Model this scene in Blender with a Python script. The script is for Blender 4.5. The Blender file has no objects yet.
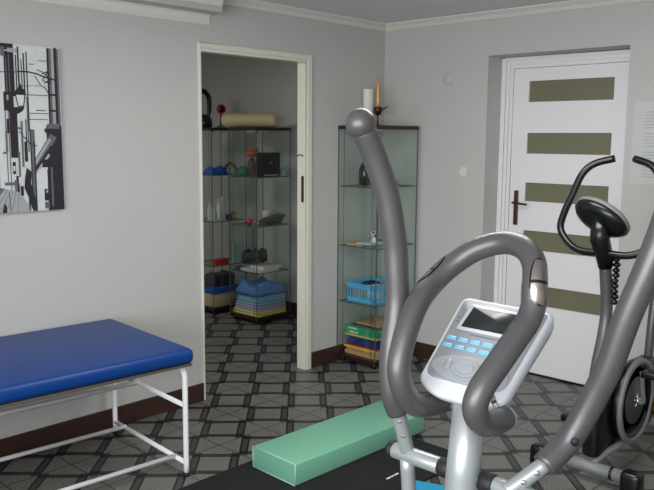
import bpy, bmesh, math, random
from mathutils import Vector, Matrix
random.seed(4)
PI = math.pi
sc = bpy.context.scene
COL = sc.collection

# ---------------------------------------------------------------- materials
def lin(c):
    out = []
    for v in c:
        v = v/255.0
        out.append(v/12.92 if v <= .04045 else ((v+.055)/1.055)**2.4)
    return (*out, 1)

def mat(name, rgb, rough=.6, metal=0, noise=0, scale=40, bump=0, spec=.5, coat=0):
    m = bpy.data.materials.new(name); m.use_nodes = True
    nt = m.node_tree; b = nt.nodes['Principled BSDF']
    b.inputs['Base Color'].default_value = lin(rgb)
    b.inputs['Roughness'].default_value = rough
    b.inputs['Metallic'].default_value = metal
    b.inputs['Specular IOR Level'].default_value = spec
    b.inputs['Coat Weight'].default_value = coat
    if noise or bump:
        tc = nt.nodes.new('ShaderNodeTexCoord'); n = nt.nodes.new('ShaderNodeTexNoise')
        n.inputs['Scale'].default_value = scale; n.inputs['Detail'].default_value = 4
        nt.links.new(tc.outputs['Object'], n.inputs['Vector'])
        if noise:
            r = nt.nodes.new('ShaderNodeMix'); r.data_type = 'RGBA'
            c = lin(rgb)
            r.inputs['A'].default_value = tuple(max(0, v*(1-noise)) for v in c[:3])+(1,)
            r.inputs['B'].default_value = tuple(min(1, v*(1+noise)) for v in c[:3])+(1,)
            nt.links.new(n.outputs['Fac'], r.inputs['Factor'])
            nt.links.new(r.outputs['Result'], b.inputs['Base Color'])
        if bump:
            bp = nt.nodes.new('ShaderNodeBump'); bp.inputs['Strength'].default_value = bump
            bp.inputs['Distance'].default_value = .002
            nt.links.new(n.outputs['Fac'], bp.inputs['Height']); nt.links.new(bp.outputs['Normal'], b.inputs['Normal'])
    return m

def glass_mat(name, tint, refl=1.0, rough=0.0):
    m = bpy.data.materials.new(name); m.use_nodes = True
    nt = m.node_tree; nt.nodes.clear()
    out = nt.nodes.new('ShaderNodeOutputMaterial'); mx = nt.nodes.new('ShaderNodeMixShader')
    t = nt.nodes.new('ShaderNodeBsdfTransparent'); g = nt.nodes.new('ShaderNodeBsdfGlossy')
    lw = nt.nodes.new('ShaderNodeLayerWeight')
    fr = nt.nodes.new('ShaderNodeMath'); fr.operation = 'POWER'; fr.inputs[1].default_value = 5
    nt.links.new(lw.outputs['Facing'], fr.inputs[0])
    ml = nt.nodes.new('ShaderNodeMath'); ml.operation = 'MULTIPLY_ADD'; ml.inputs[1].default_value = .5*refl; ml.inputs[2].default_value = .035*refl
    t.inputs['Color'].default_value = (*tint, 1); g.inputs['Roughness'].default_value = rough
    nt.links.new(fr.outputs[0], ml.inputs[0]); nt.links.new(ml.outputs[0], mx.inputs[0])
    nt.links.new(t.outputs[0], mx.inputs[1]); nt.links.new(g.outputs[0], mx.inputs[2])
    nt.links.new(mx.outputs[0], out.inputs[0])
    return m

def floor_mat():
    m = bpy.data.materials.new('patterned_floor_tiles'); m.use_nodes = True
    nt = m.node_tree; b = nt.nodes['Principled BSDF']; N = nt.nodes; L = nt.links
    tc = N.new('ShaderNodeTexCoord'); sp = N.new('ShaderNodeSeparateXYZ'); L.new(tc.outputs['Object'], sp.inputs[0])
    def mth(op, a, c=None, cl=False):
        n = N.new('ShaderNodeMath'); n.operation = op; n.use_clamp = cl
        for i, v in enumerate((a, c)):
            if v is None: continue
            if isinstance(v, (int, float)): n.inputs[i].default_value = v
            else: L.new(v, n.inputs[i])
        return n.outputs[0]
    T, ox, oy = .3174, .2825, -2.0113
    def frac(axis, o):   # distance from tile centre, in metres
        f = mth('FRACT', mth('DIVIDE', mth('ADD', sp.outputs[axis], -o + 40*T), T))
        return mth('MULTIPLY', mth('SUBTRACT', f, .5), T)
    qx, qy = frac('X', ox), frac('Y', oy)
    jt = mth('MAXIMUM', mth('ABSOLUTE', qx), mth('ABSOLUTE', qy))
    def band(v, lo, hi): return mth('MULTIPLY', mth('GREATER_THAN', v, lo), mth('LESS_THAN', v, hi))
    def motif(px, py):      # framed square, bands of one direction run a little past the corners
        a = mth('ABSOLUTE', mth('MULTIPLY', mth('ADD', px, py), .7071)); c = mth('ABSOLUTE', mth('MULTIPLY', mth('SUBTRACT', py, px), .7071))
        inb = mth('LESS_THAN', c, .127)
        strip = mth('MULTIPLY', band(a, .073, .116), inb)
        edge = mth('MULTIPLY', mth('MAXIMUM', band(a, .073, .082), band(a, .107, .116)), inb)
        bar = mth('MULTIPLY', band(c, .078, .113), mth('LESS_THAN', a, .116))
        core = mth('MULTIPLY', band(c, .088, .098), mth('LESS_THAN', a, .08))
        return strip, mth('SUBTRACT', mth('MAXIMUM', edge, bar), mth('MULTIPLY', core, .35), True)
    xdom = mth('GREATER_THAN', mth('ABSOLUTE', qx), mth('ABSOLUTE', qy))
    ydom = mth('SUBTRACT', 1.0, xdom)
    qx2 = mth('SUBTRACT', qx, mth('MULTIPLY', mth('MULTIPLY', mth('SIGN', qx), T), xdom))
    qy2 = mth('SUBTRACT', qy, mth('MULTIPLY', mth('MULTIPLY', mth('SIGN', qy), T), ydom))
    s1, l1 = motif(qx, qy); s2, l2 = motif(qx2, qy2)
    ring = mth('MAXIMUM', s1, s2); line = mth('MAXIMUM', l1, l2)
    joint = mth('GREATER_THAN', jt, T/2-.0028)
    n1 = N.new('ShaderNodeTexNoise'); n1.inputs['Scale'].default_value = 130; n1.inputs['Detail'].default_value = 6
    n2 = N.new('ShaderNodeTexNoise'); n2.inputs['Scale'].default_value = 9; n2.inputs['Detail'].default_value = 3
    for n in (n1, n2): L.new(tc.outputs['Object'], n.inputs['Vector'])
    def mix(f, A, B):
        n = N.new('ShaderNodeMix'); n.data_type = 'RGBA'
        if isinstance(f, float): n.inputs['Factor'].default_value = f
        else: L.new(f, n.inputs['Factor'])
        for k, v in (('A', A), ('B', B)):
            if isinstance(v, tuple): n.inputs[k].default_value = v
            else: L.new(v, n.inputs[k])
        return n.outputs['Result']
    sv = mth('MULTIPLY', mth('SUBTRACT', n1.outputs['Fac'], .35), 3.0, True)
    light = mix(sv, lin((84, 84, 80)), lin((140, 140, 133)))
    light = mix(mth('MULTIPLY', n2.outputs['Fac'], .5), light, lin((94, 94, 90)))
    dark = mix(sv, lin((50, 50, 50)), lin((78, 78, 76)))
    col = mix(ring, light, dark)
    col = mix(line, col, lin((19, 19, 24)))
    col = mix(joint, col, lin((28, 28, 30)))
    L.new(col, b.inputs['Base Color'])
    b.inputs['Roughness'].default_value = .38
    b.inputs['Specular IOR Level'].default_value = .35
    return m

M = dict(
    wall=mat('painted_wall', (190, 190, 187), .75, noise=.03, scale=3, bump=.05),
    ceil=mat('painted_ceiling', (226, 226, 230), .9, noise=.02, scale=4),
    crown=mat('white_moulding', (222, 221, 214), .7),
    frame=mat('cream_frame_paint', (218, 217, 204), .45),
    door=mat('white_door_laminate', (232, 232, 234), .45, noise=.015, scale=30),
    olive=mat('frosted_dark_pane', (116, 114, 92), .3, noise=.08, scale=5),
    oldbronze=mat('aged_bronze', (92, 66, 56), .35, .7),
    base=mat('dark_brown_skirting', (58, 38, 34), .4, noise=.2, scale=12),
    woodend=mat('raw_wood_edge', (165, 120, 85), .7),
    floor=floor_mat(),
    vinyl=mat('blue_vinyl', (5, 58, 128), .42, bump=.25, scale=160, spec=.4),
    underpad=mat('grey_plywood_underside', (84, 76, 70), .7),
    whitemetal=mat('white_enamel_tube', (235, 235, 238), .3),
    rubber=mat('black_rubber', (24, 24, 26), .6),
    blackmat=mat('black_exercise_mat', (13, 13, 15), .85, noise=.3, scale=80, bump=.2),
    mint=mat('mint_vinyl', (120, 182, 154), .35, noise=.04, scale=4, bump=.1),
    mintseam=mat('pale_seam', (182, 220, 202), .6),
    cyan=mat('cyan_foam', (28, 150, 188), .6),
    foam=mat('grey_foam_grip', (72, 72, 73), .38, noise=.12, scale=420, bump=.12, spec=.9),
    silver=mat('silver_paint', (164, 171, 172), .34, .4, spec=.6),
    silverp=mat('pale_silver_plastic', (160, 165, 172), .35, .1),
    facep=mat('console_face_grey', (150, 155, 158), .4),
    whitep=mat('white_plastic', (208, 213, 220), .3),
    lcd=mat('dark_display', (40, 45, 45), .3),
    blackp=mat('black_plastic', (16, 16, 19), .25),
    bluekey=mat('pale_blue_keys', (130, 190, 225), .35),
    ink=mat('grey_print', (110, 115, 120), .6),
    chrome=mat('chrome', (215, 212, 208), .12, 1), plate=mat('brushed_sensor_steel', (178, 168, 162), .25, 1),
    bluecap=mat('dark_blue_plug', (20, 21, 36), .6),
    pole=mat('graphite_paint', (98, 100, 103), .3, .4),
    darkgrey=mat('dark_grey_plastic', (70, 72, 75), .4),
    greyrim=mat('mid_grey_plastic', (120, 123, 124), .4),
    brass=mat('worn_brass', (170, 140, 70), .3, .8),
    glass=glass_mat('clear_green_glass', (.955, .975, .965), 1.2),
    glass2=glass_mat('shelf_glass', (.86, .92, .89), .8),
    gedge=mat('green_glass_edge', (62, 84, 78), .2),
    cabrim=mat('dark_cabinet_top', (46, 24, 26), .35),
    alu=mat('grey_corner_strip', (94, 102, 100), .35, .4),
    cream=mat('cream_cover', (206, 190, 152), .6, bump=.2, scale=60),
    white=mat('plain_white', (226, 226, 222), .6),
    paper=mat('paper', (212, 214, 212), .7), notice=mat('thin_notice_paper', (196, 199, 197), .6), faint=mat('faint_print', (164, 168, 166), .7),
    red=mat('red_plastic', (190, 34, 34), .4),
    orange=mat('orange_plush', (190, 92, 40), .7),
    brown=mat('dark_brown', (64, 42, 34), .5),
    teal=mat('teal_cloth', (20, 110, 96), .8),
    blue=mat('blue_cloth', (24, 84, 190), .7),
    sky=mat('sky_blue_plastic', (70, 176, 226), .35),
    navy=mat('navy_cover', (28, 48, 118), .5),
    green=mat('green_cover', (22, 158, 106), .45),
    yellow=mat('yellow_cover', (226, 206, 70), .5),
    tan=mat('tan_cover', (196, 158, 112), .6),
    towely=mat('yellow_towel', (218, 212, 130), .95, bump=.6, scale=260),
    towell=mat('lilac_towel', (186, 174, 206), .95, bump=.6, scale=260),
    towelb=mat('light_blue_towel', (140, 186, 216), .95, bump=.6, scale=260),
    wrap=mat('blue_plastic_film', (88, 140, 208), .14, noise=.6, scale=45, bump=1.0),
    softblack=mat('soft_black_fabric', (8, 8, 9), .8, spec=.2),
    navybag=mat('dark_navy_fabric', (22, 26, 44), .6, bump=.5, scale=50),
    darkglass=mat('dark_bottle_glass', (18, 30, 26), .08),
    candle=mat('gold_candle', (200, 156, 92), .35, .3),
    bronzed=mat('dark_bronze_dish', (84, 52, 30), .3, .7),
    palebox=mat('pale_blue_carton', (176, 208, 212), .6),
    p0=mat('print_pale', (206, 212, 210), .7, noise=.12, scale=28),
    p1=mat('print_light_grey', (160, 164, 166), .7, noise=.15, scale=60),
    p2=mat('print_mid_grey', (98, 98, 104), .7, noise=.3, scale=80),
    p3=mat('print_dark', (36, 30, 38), .7, noise=.3, scale=80),
    socket=mat('socket_plastic', (206, 208, 200), .4),
    smoke=mat('smoky_glaze', (60, 56, 56), .12, .6),
)

# ---------------------------------------------------------------- mesh helper
def cr(pts, n=8):
    P = [Vector(p) for p in pts]
    if len(P) < 3: return P
    out = []
    for i in range(len(P)-1):
        a = P[i-1] if i else P[0]*2-P[1]
        b, c = P[i], P[i+1]
        d = P[i+2] if i+2 < len(P) else P[-1]*2-P[-2]
        for k in range(n):
            t = k/n
            out.append(.5*((2*b)+(c-a)*t+(2*a-5*b+4*c-d)*t*t+(3*b-a-3*c+d)*t**3))
    out.append(P[-1]); return out

class MB:
    def __init__(s): s.v = []; s.f = []; s.m = []; s.sm = []; s.X = Matrix.Identity(4)
    def add(s, vs, fs, mi=0, smooth=False):
        o = len(s.v); s.v += [s.X @ Vector(p) for p in vs]
        for f in fs: s.f.append([o+i for i in f]); s.m.append(mi); s.sm.append(smooth)
        return s
    def box(s, x0, x1, y0, y1, z0, z1, mi=0, bev=0):
        if bev <= 0:
            vs = [(x, y, z) for z in (z0, z1) for x, y in ((x0, y0), (x1, y0), (x1, y1), (x0, y1))]
            return s.add(vs, [(3, 2, 1, 0), (4, 5, 6, 7), (0, 1, 5, 4), (1, 2, 6, 5), (2, 3, 7, 6), (3, 0, 4, 7)], mi)
        bm = bmesh.new(); bmesh.ops.create_cube(bm, size=1)
        for v in bm.verts: v.co = Vector(((x0+x1)/2+v.co.x*(x1-x0), (y0+y1)/2+v.co.y*(y1-y0), (z0+z1)/2+v.co.z*(z1-z0)))
        bmesh.ops.bevel(bm, geom=bm.edges[:]+bm.verts[:], offset=bev, segments=3, profile=.5, affect='EDGES')
        bm.verts.index_update()
        s.add([v.co.copy() for v in bm.verts], [[v.index for v in f.verts] for f in bm.faces], mi, True)
        bm.free(); return s
    def ring(s, path, rad, seg=16, mi=0, cap=True, sx=1.0, upv=None):
        P = [Vector(p) for p in path]; n = len(P)
        if not isinstance(rad, (list, tuple)): rad = [rad]*n
        vs = []; T = (P[1]-P[0]).normalized()
        u = upv or (Vector((0, 0, 1)) if abs(T.z) < .9 else Vector((1, 0, 0)))
        U = (u-T*u.dot(T)).normalized()
        for i in range(n):
            if i == 0: t = P[1]-P[0]
            elif i == n-1: t = P[-1]-P[-2]
            else: t = (P[i+1]-P[i]).normalized()+(P[i]-P[i-1]).normalized()
            t = t.normalized(); U = (U-t*U.dot(t)).normalized(); W = t.cross(U)
            for k in range(seg):
                a = 2*PI*k/seg; vs.append(P[i]+U*math.cos(a)*rad[i]+W*math.sin(a)*rad[i]*sx)
        fs = [(i*seg+k, i*seg+(k+1) % seg, (i+1)*seg+(k+1) % seg, (i+1)*seg+k) for i in range(n-1) for k in range(seg)]
        s.add(vs, fs, mi, True)
        if cap:
            o = len(s.v)-n*seg
            s.f.append([o+k for k in range(seg)][::-1]); s.f.append([o+(n-1)*seg+k for k in range(seg)])
            s.m += [mi, mi]; s.sm += [False, False]
        return s
    def tube(s, pts, r, seg=16, n=8, mi=0, cap=True):
        P = cr(pts, n)
        if isinstance(r, (list, tuple)):
            R = []
            for i in range(len(r)-1): R += [r[i]+(r[i+1]-r[i])*k/n for k in range(n)]
            R.append(r[-1]); r = R
        return s.ring(P, r, seg, mi, cap)
    def cyl(s, a, b, r, r2=None, seg=24, mi=0): return s.ring([a, b], [r, r if r2 is None else r2], seg, mi)
    def lathe(s, c, axis, prof, seg=24, mi=0):      # prof: (distance along axis, radius)
        ax = Vector(axis).normalized(); c = Vector(c)
        P = [c+ax*d for d, r in prof]
        u = Vector((0, 0, 1)) if abs(ax.z) < .9 else Vector((1, 0, 0)); U = (u-ax*u.dot(ax)).normalized(); W = ax.cross(U)
        vs = []
        for p, (d, r) in zip(P, prof):
            for k in range(seg): a = 2*PI*k/seg; vs.append(p+U*math.cos(a)*r+W*math.sin(a)*r)
        n = len(prof)
        fs = [(i*seg+k, i*seg+(k+1) % seg, (i+1)*seg+(k+1) % seg, (i+1)*seg+k) for i in range(n-1) for k in range(seg)]
        if prof[0][1] > 0: fs.append(tuple(range(seg))[::-1])
        if prof[-1][1] > 0: fs.append(tuple((n-1)*seg+k for k in range(seg)))
        return s.add(vs, fs, mi, True)
    def ball(s, c, r, mi=0, sc3=(1, 1, 1), seg=20):
        c = Vector(c); vs = []; n = seg//2
        for i in range(n+1):
            th = PI*i/n
            for k in range(seg):
                a = 2*PI*k/seg
                vs.append(c+Vector((math.sin(th)*math.cos(a)*r*sc3[0], math.sin(th)*math.sin(a)*r*sc3[1], -math.cos(th)*r*sc3[2])))
        return s.add(vs, [(i*seg+k, i*seg+(k+1) % seg, (i+1)*seg+(k+1) % seg, (i+1)*seg+k) for i in range(n) for k in range(seg)], mi, True)
    def prism(s, pts, off, mi=0):                    # pts: 3D outline, extruded by off
        n = len(pts); off = Vector(off)
        vs = [Vector(p) for p in pts]+[Vector(p)+off for p in pts]
        return s.add(vs, [tuple(range(n))[::-1], tuple(range(n, 2*n))]+[(i, (i+1) % n, n+(i+1) % n, n+i) for i in range(n)], mi)
    def build(s, name, mats, parent=None, origin=None, bevel=0):
        if not isinstance(mats, (list, tuple)): mats = [mats]
        me = bpy.data.meshes.new(name)
        base = ORI.get(parent.name, Vector()) if parent else None
        if origin is None and parent is None:
            xs = [p.x for p in s.v]; ys = [p.y for p in s.v]; zs = [p.z for p in s.v]
            origin = Vector(((min(xs)+max(xs))/2, (min(ys)+max(ys))/2, min(zs)))
        org = base if parent else Vector(origin)
        me.from_pydata([p-org for p in s.v], [], s.f)
        for m_ in mats: me.materials.append(m_)
        for p, mi, sm in zip(me.polygons, s.m, s.sm): p.material_index = mi; p.use_smooth = sm
        bm = bmesh.new(); bm.from_mesh(me); bmesh.ops.remove_doubles(bm, verts=bm.verts, dist=1e-6)
        bmesh.ops.recalc_face_normals(bm, faces=bm.faces); bm.to_mesh(me); bm.free()
        o = bpy.data.objects.new(name, me); COL.objects.link(o)
        if parent: o.parent = parent
        else: o.location = org
        ORI[o.name] = org.copy()
        if bevel:
            md = o.modifiers.new('bevel', 'BEVEL'); md.width = bevel; md.segments = 2; md.limit_method = 'ANGLE'
        return o
ORI = {}
def tag(o, label, cat, group=None):
    o['label'] = label; o['category'] = cat
    if group: o['group'] = group
    return o
def thing(name, loc, label, cat, group=None):
    o = bpy.data.objects.new(name, None); COL.objects.link(o); o.location = loc; ORI[o.name] = Vector(loc)
    o.empty_display_size = .1
    return tag(o, label, cat, group)
def struct(o): o['kind'] = 'structure'; return o

# ---------------------------------------------------------------- setting
XR, YF, H = 5.4, -6.6, 2.34
FX, FY = -3.2, .3        # far corner of the second room
struct(MB().box(FX, XR, YF, FY, -.05, 0).build('floor', M['floor'], origin=(0, 0, 0)))
struct(MB().box(-.1, XR, YF, .3, H, H+.08).build('ceiling', M['ceil']))
struct(MB().box(FX, -.06, -3.2, FY, 2.45, 2.5).build('ceiling_second_room', M['ceil']))
OL, OR, OZ = -1.638, -.806, 2.021      # doorway opening in the left wall
w = MB(); t = .062
w.box(-t, 0, YF, OL-.006, 0, H); w.box(-t, 0, OR+.03, .3, 0, H); w.box(-t, 0, OL-.006, OR+.03, OZ+.02, H); w.box(-t, 0, -3.2, .3, H, 2.45)
struct(w.build('wall_left', M['wall'], origin=(0, 0, 0)))
RX0, RX1, RZ, RD = .85, 1.757, 2.071, .165
w = MB(); w.box(0, RX0, 0, .3, 0, H); w.box(RX1, XR, 0, .3, 0, H); w.box(RX0, RX1, 0, .3, RZ, H); w.box(RX0, RX1, .24, .3, 0, RZ)
struct(w.build('wall_back', M['wall'], origin=(0, 0, 0)))
struct(MB().box(XR, XR+.1, YF, .3, 0, H).build('wall_right', M['wall']))
struct(MB().box(FX, 0, FY, FY+.1, 0, 2.45).build('wall_far_room', M['wall']))
struct(MB().box(FX-.1, FX, -3.2, FY, 0, 2.45).build('wall_far_left', M['wall']))
struct(MB().box(FX, -.06, -3.3, -3.2, 0, 2.45).build('wall_far_front', M['wall']))

def skirt(name, x0, x1, y0, y1, endm=False):
    b = MB().box(x0, x1, y0, y1, 0, .108)
    return struct(b.build(name, [M['base'], M['woodend']], bevel=.003))
skirt('baseboard_left', 0, .014, YF, OL-.013)
skirt('baseboard_left_corner', 0, .014, OR+.056, 0)
struct(MB().box(0, .0145, OR+.052, OR+.056, 0, .106).build('trim_4', M['woodend']))
skirt('baseboard_back', .014, RX0, -.014, 0)
skirt('baseboard_back_right', RX1, XR, -.014, 0)
skirt('baseboard_far', FX, -.063, FY-.014, FY)

def crown(name, a, b, into, z0, z1, d):
    a, b, n = Vector(a), Vector(b), Vector(into)
    prof = [(0, z0), (.006, z0), (.012, z0+.006), (d*.45, (z0+z1)/2-.002), (d-.006, z1-.01), (d, z1-.006), (d, z1), (0, z1)]
    pts = [Vector((a.x, a.y, z))+n*k for k, z in prof]
    return struct(MB().prism(pts, b-a).build(name, M['crown']))
crown('trim_1', (0, -1.56, 0), (0, 0, 0), (1, 0, 0), 2.295, H, .05)
crown('trim_2', (0, 0, 0), (XR, 0, 0), (0, -1, 0), 2.295, H, .05)
struct(MB().box(0, .12, YF, -1.567, 2.226, H).build('trim_3', M['wall']))
crown('trim_5', (0, YF, 0), (0, -1.567, 0), (1, 0, 0), 2.167, 2.226, .014)
crown('trim_6', (.12, YF, 0), (.12, -1.575, 0), (1, 0, 0), 2.255, H, .05)

# open doorway frame in the left wall
fr = MB()
fr.box(-.066, .012, OR, OR+.052, 0, OZ+.046); fr.box(-.066, .012, OL-.012, OL, 0, OZ+.046); fr.box(-.066, .012, OL, OR, OZ, OZ+.046)
fr.box(.012, .02, OR+.014, OR+.052, 0, OZ+.046); fr.box(.012, .02, OL-.012, OR+.014, OZ+.018, OZ+.046)
df = struct(fr.build('trim_7', M['frame'], bevel=.003))
MB().box(-.024, -.004, OR-.004, OR+.001, 1.13, 1.30).build('strike_plate', M['oldbronze'], df)
MB().tube([(-.01, OR, 1.43), (-.01, OR-.03, 1.438), (-.01, OR-.055, 1.43)], .004, 8).build('hook', M['oldbronze'], df)

# white five-pane door in the back wall
d1 = bpy.data.objects.new('door_1', None); COL.objects.link(d1); d1['kind'] = 'structure'; d1.location = (.925, .2, 0); ORI['door_1'] = Vector(d1.location)
dfr = MB()
for x0, x1, y0, z1 in ((RX0, RX0+.03, RD, 2.065), (RX0+.03, RX0+.055, RD+.008, 2.045), (RX0+.055, RX0+.078, RD+.014, 2.022)):
    dfr.box(x0, x1, y0, .24, 0, z1)
dfr.box(RX0+.03, RX1, RD, .24, 2.045, 2.065); dfr.box(RX0+.055, RX1, RD+.008, .24, 2.022, 2.045); dfr.box(RX0+.078, RX1, RD+.014, .24, 1.998, 2.022)
dfr.box(RX1-.035, RX1, RD, .24, 0, 2.045)
dfr.build('frame', M['door'], d1, bevel=.003)
PAN = [(1.915, 1.783), (1.587, 1.455), (1.268, 1.147), (.956, .829), (.600, .468)]
X0, X1, DL0, DL1 = 1.04, 1.597, .93, 1.72
lf = MB(); y0, y1 = .19, .23
lf.box(DL0, X0, y0, y1, .012, 1.996); lf.box(X1, DL1, y0, y1, .012, 1.996)
zs = [1.996]+[z for p in PAN for z in p]+[.012]
for i in range(0, len(zs), 2): lf.box(X0, X1, y0, y1, zs[i+1], zs[i])
lf.box(X0, X1, y0-.0015, y0, .297, .300)
lf.build('door_leaf', M['door'], d1)
for a, b in PAN: MB().box(X0, X1, .201, .215, b, a).build('pane', M['olive'], d1)
hp = MB().box(.964, .996, .183, .19, .985, 1.213, bev=.003).build('handle_plate', M['oldbronze'], d1)
MB().tube([(.98, .188, 1.135), (.98, .14, 1.135), (1.0, .132, 1.135), (1.085, .134, 1.128)], .0075, 10).build('lever', M['oldbronze'], hp)
struct(MB().box(RX0, RX1, .18, .24, 0, .011).build('trim_8', M['blackp']))

# wall bits
sk = thing('wall_socket', (.687, -.006, 1.29), 'small pale wall socket beside the recessed white door', 'socket')
MB().box(.657, .717, -.009, 0, 1.29, 1.368, bev=.003).build('cover_plate', M['socket'], sk)
MB().lathe((.687, -.009, 1.329), (0, -1, 0), [(-.002, .022), (.003, .022), (.003, .017), (-.001, .016), (-.001, 0)]).build('outlet', M['white'], sk)
tag(MB().lathe((.55, .0, 1.94), (0, -1, 0), [(0, .04), (.004, .04), (.007, .034), (.007, 0)]).build('round_cover', M['wall']),
    'round wall-coloured cover disc high on the wall between glass cabinet and door', 'cover')
nt = thing('wall_notice', (1.98, -.002, 1.35), 'white sheet of printed text taped to wall right of the door', 'notice')
MB().box(1.80, 2.16, -.002, 0, 1.30, 1.757).build('sheet', M['notice'], nt)
tx = MB()
for i in range(22):
    z = 1.70-i*.017
    if i in (6, 12, 17): continue
    tx.box(1.862, 1.862+random.uniform(.16, .27), -.0028, -.002, z-.003, z+.001)
tx.box(1.93, 2.05, -.0028, -.002, 1.722, 1.729)
tx.build('printed_lines', M['faint'], nt)

# ---------------------------------------------------------------- street picture
cv = thing('canvas_print', (0, -2.8, 1.19), 'unframed black and white canvas print of an alley with a street lantern', 'picture')
PY = lambda x: -2.782+x/62.3*.290
PZ = lambda y: 1.962-(y-46)/164.0*.772
c = MB().box(0, .018, PY(-62), PY(63), PZ(210), PZ(46), 0)
LV = [0]
def poly(pts, mi):
    LV[0] += 1; x = .018+.00002*LV[0]
    c.add([(x, PY(a), PZ(b)) for a, b in pts], [tuple(range(len(pts)))], mi)
def rect(a, b, c_, d, mi): poly([(a, b), (c_, b), (c_, d), (a, d)], mi)
def stroke(pts, wd, mi):
    for (a, b), (c_, d) in zip(pts, pts[1:]):
        L_ = math.hypot(c_-a, d-b); nx, ny = -(d-b)/L_*wd/2, (c_-a)/L_*wd/2
        poly([(a+nx, b+ny), (c_+nx, d+ny), (c_-nx, d-ny), (a-nx, b-ny)], mi)
rect(-62, 46, -20, 210, 2); rect(-20, 46, -4, 210, 1)
for k in range(5):
    yy = 56+k*29; rect(-58, yy, -49, yy+17, 3); rect(-56.5, yy+2, -54.5, yy+15, 1); rect(-53, yy+2, -51, yy+15, 2); rect(-60, yy+18, -47, yy+19.5, 1)
    rect(-40, yy+3, -32, yy+18, 3); rect(-38.5, yy+5, -36.5, yy+16, 1); rect(-41, yy+20, -31, yy+26, 3); rect(-40, yy+21.5, -32, yy+22.5, 2)
for xx, k in ((-45, 3), (-28, 3), (-24, 1), (-20, 3), (-12, 2), (-8, 0)): rect(xx, 46, xx+1.3, 200, k)
rect(-18, 60, -13, 74, 0); rect(-18, 90, -13, 104, 0); rect(-18, 120, -14, 132, 2); poly([(-62, 210), (-62, 198), (-24, 182), (0, 186), (0, 210)], 2)
rect(5, 53, 15, 96, 3); rect(8, 111, 16, 156, 3); rect(0, 46, 15, 52, 3); rect(2, 49, 6, 58, 2); rect(9, 50, 20, 54, 1)
for x, a, b, wd in ((17, 56, 96, 1.2), (19.5, 48, 90, 1.6), (22.5, 60, 96, 1), (25, 54, 95, 1.4), (28, 52, 130, 1.2), (10, 56, 96, 1)): rect(x-wd/2, a, x+wd/2, b, 3 if x != 10 else 2)
for x, a, b in ((4, 100, 180), (7, 60, 200)): rect(x-.5, a, x+.5, b, 2)
rect(49.5, 47, 51.5, 126, 3); rect(51.5, 47, 56, 126, 2); rect(54, 47, 57, 126, 1); rect(57, 46, 60, 126, 3); rect(60, 47, 62.2, 126, 2)
for y in (92, 108): rect(50, y, 60, y+2, 3)
stroke([(0, 73.5), (18, 72.5)], .8, 3); stroke([(18, 72), (28, 71.5), (38, 73), (47, 76), (57, 78)], 1.4, 3)
stroke([(36, 75), (42, 84), (47, 87), (50, 92)], .9, 3); stroke([(43, 73), (50, 70), (44, 79), (52, 82), (54, 76), (46, 82)], .9, 3); stroke([(38, 69), (45, 71), (50, 76)], .8, 3)
stroke([(20, 86), (40, 84.5)], .7, 2)
for y, a, b, k in ((94, 24, 50, 2), (112, 26, 50, 2), (109, 36, 46, 3), (118, 28, 48, 2), (64, 30, 36, 2), (85, 30, 48, 1), (60, 40, 50, 2)): rect(a, y-.4, b, y+.4, k)
rect(3, 92, 13, 110, 3); rect(6, 95, 8, 100, 1)
poly([(14, 94), (16, 89), (18, 88), (19, 84), (21, 84), (22, 88), (25, 89), (26, 94)], 3)
poly([(14.5, 94), (25.5, 94), (23.5, 106), (17, 106)], 3); poly([(15.8, 94.5), (24.2, 94.5), (22.6, 105), (17.8, 105)], 0)
poly([(6, 107), (24, 106), (22, 110), (17, 113), (8, 112)], 3); rect(26, 96, 27.2, 150, 2)
rect(46, 124, 62.5, 210, 3); rect(47, 122, 60, 128, 2); rect(44, 127, 62, 131, 3)
poly([(31, 164), (31, 160), (50, 132), (57, 136), (33, 171)], 2); poly([(32, 160), (48, 137), (51, 138), (32, 165)], 1); poly([(33, 170), (47, 152), (49, 154), (33, 173)], 1)
poly([(32, 167), (50, 144), (52, 146), (33, 170)], 3)
rect(36, 168, 45, 208, 0); rect(40, 158, 46, 166, 3); rect(45, 168, 49, 210, 3); rect(49, 166, 51, 206, 2)
rect(41, 188, 48, 200, 3); rect(41, 201, 46, 208, 2); rect(43, 189, 45, 192, 1)
rect(28, 128, 33, 210, 2); rect(28, 128, 29.2, 210, 3); rect(31.5, 140, 33, 210, 3)
rect(15, 150, 17, 180, 2); rect(19, 120, 21, 165, 2); rect(22, 140, 25, 160, 3); rect(24, 118, 25, 140, 3); rect(16, 126, 20, 128, 2)
stroke([(17, 130), (24, 138), (28, 142)], .8, 3); stroke([(30, 144), (35, 144)], 1, 3)
poly([(23, 166), (28, 170), (27, 182), (32, 200), (31, 210), (27, 207), (24, 196), (20, 186), (21, 176)], 3)
rect(9, 160, 12, 172, 3); rect(9.5, 164, 11.5, 169, 0); rect(12, 174, 15, 192, 3); rect(10, 178, 13, 190, 2); rect(16, 184, 19, 194, 3)
poly([(21, 164), (22, 161.5), (24, 161), (25.5, 163), (25, 166), (22.5, 166.5)], 0); rect(14.5, 175, 17, 182, 0)
poly([(-20, 210), (0, 186), (14, 190), (26, 206), (26, 210)], 1)
for k in range(5): stroke([(-12+k*6, 210), (3+k*2.6, 187+k)], .5, 2)
rect(0, 180, 12, 183, 2); rect(24, 170, 25.5, 212-3, 3); stroke([(4, 190), (5, 209)], .7, 3); rect(3, 130, 5, 150, 2); rect(0, 150, 4, 152, 2); rect(5, 118, 7.5, 132, 3)
poly([(-4, 210), (-1, 200), (1, 204), (1, 210)], 3)
c.build('printed_canvas', [M['p0'], M['p1'], M['p2'], M['p3']], cv)

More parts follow.
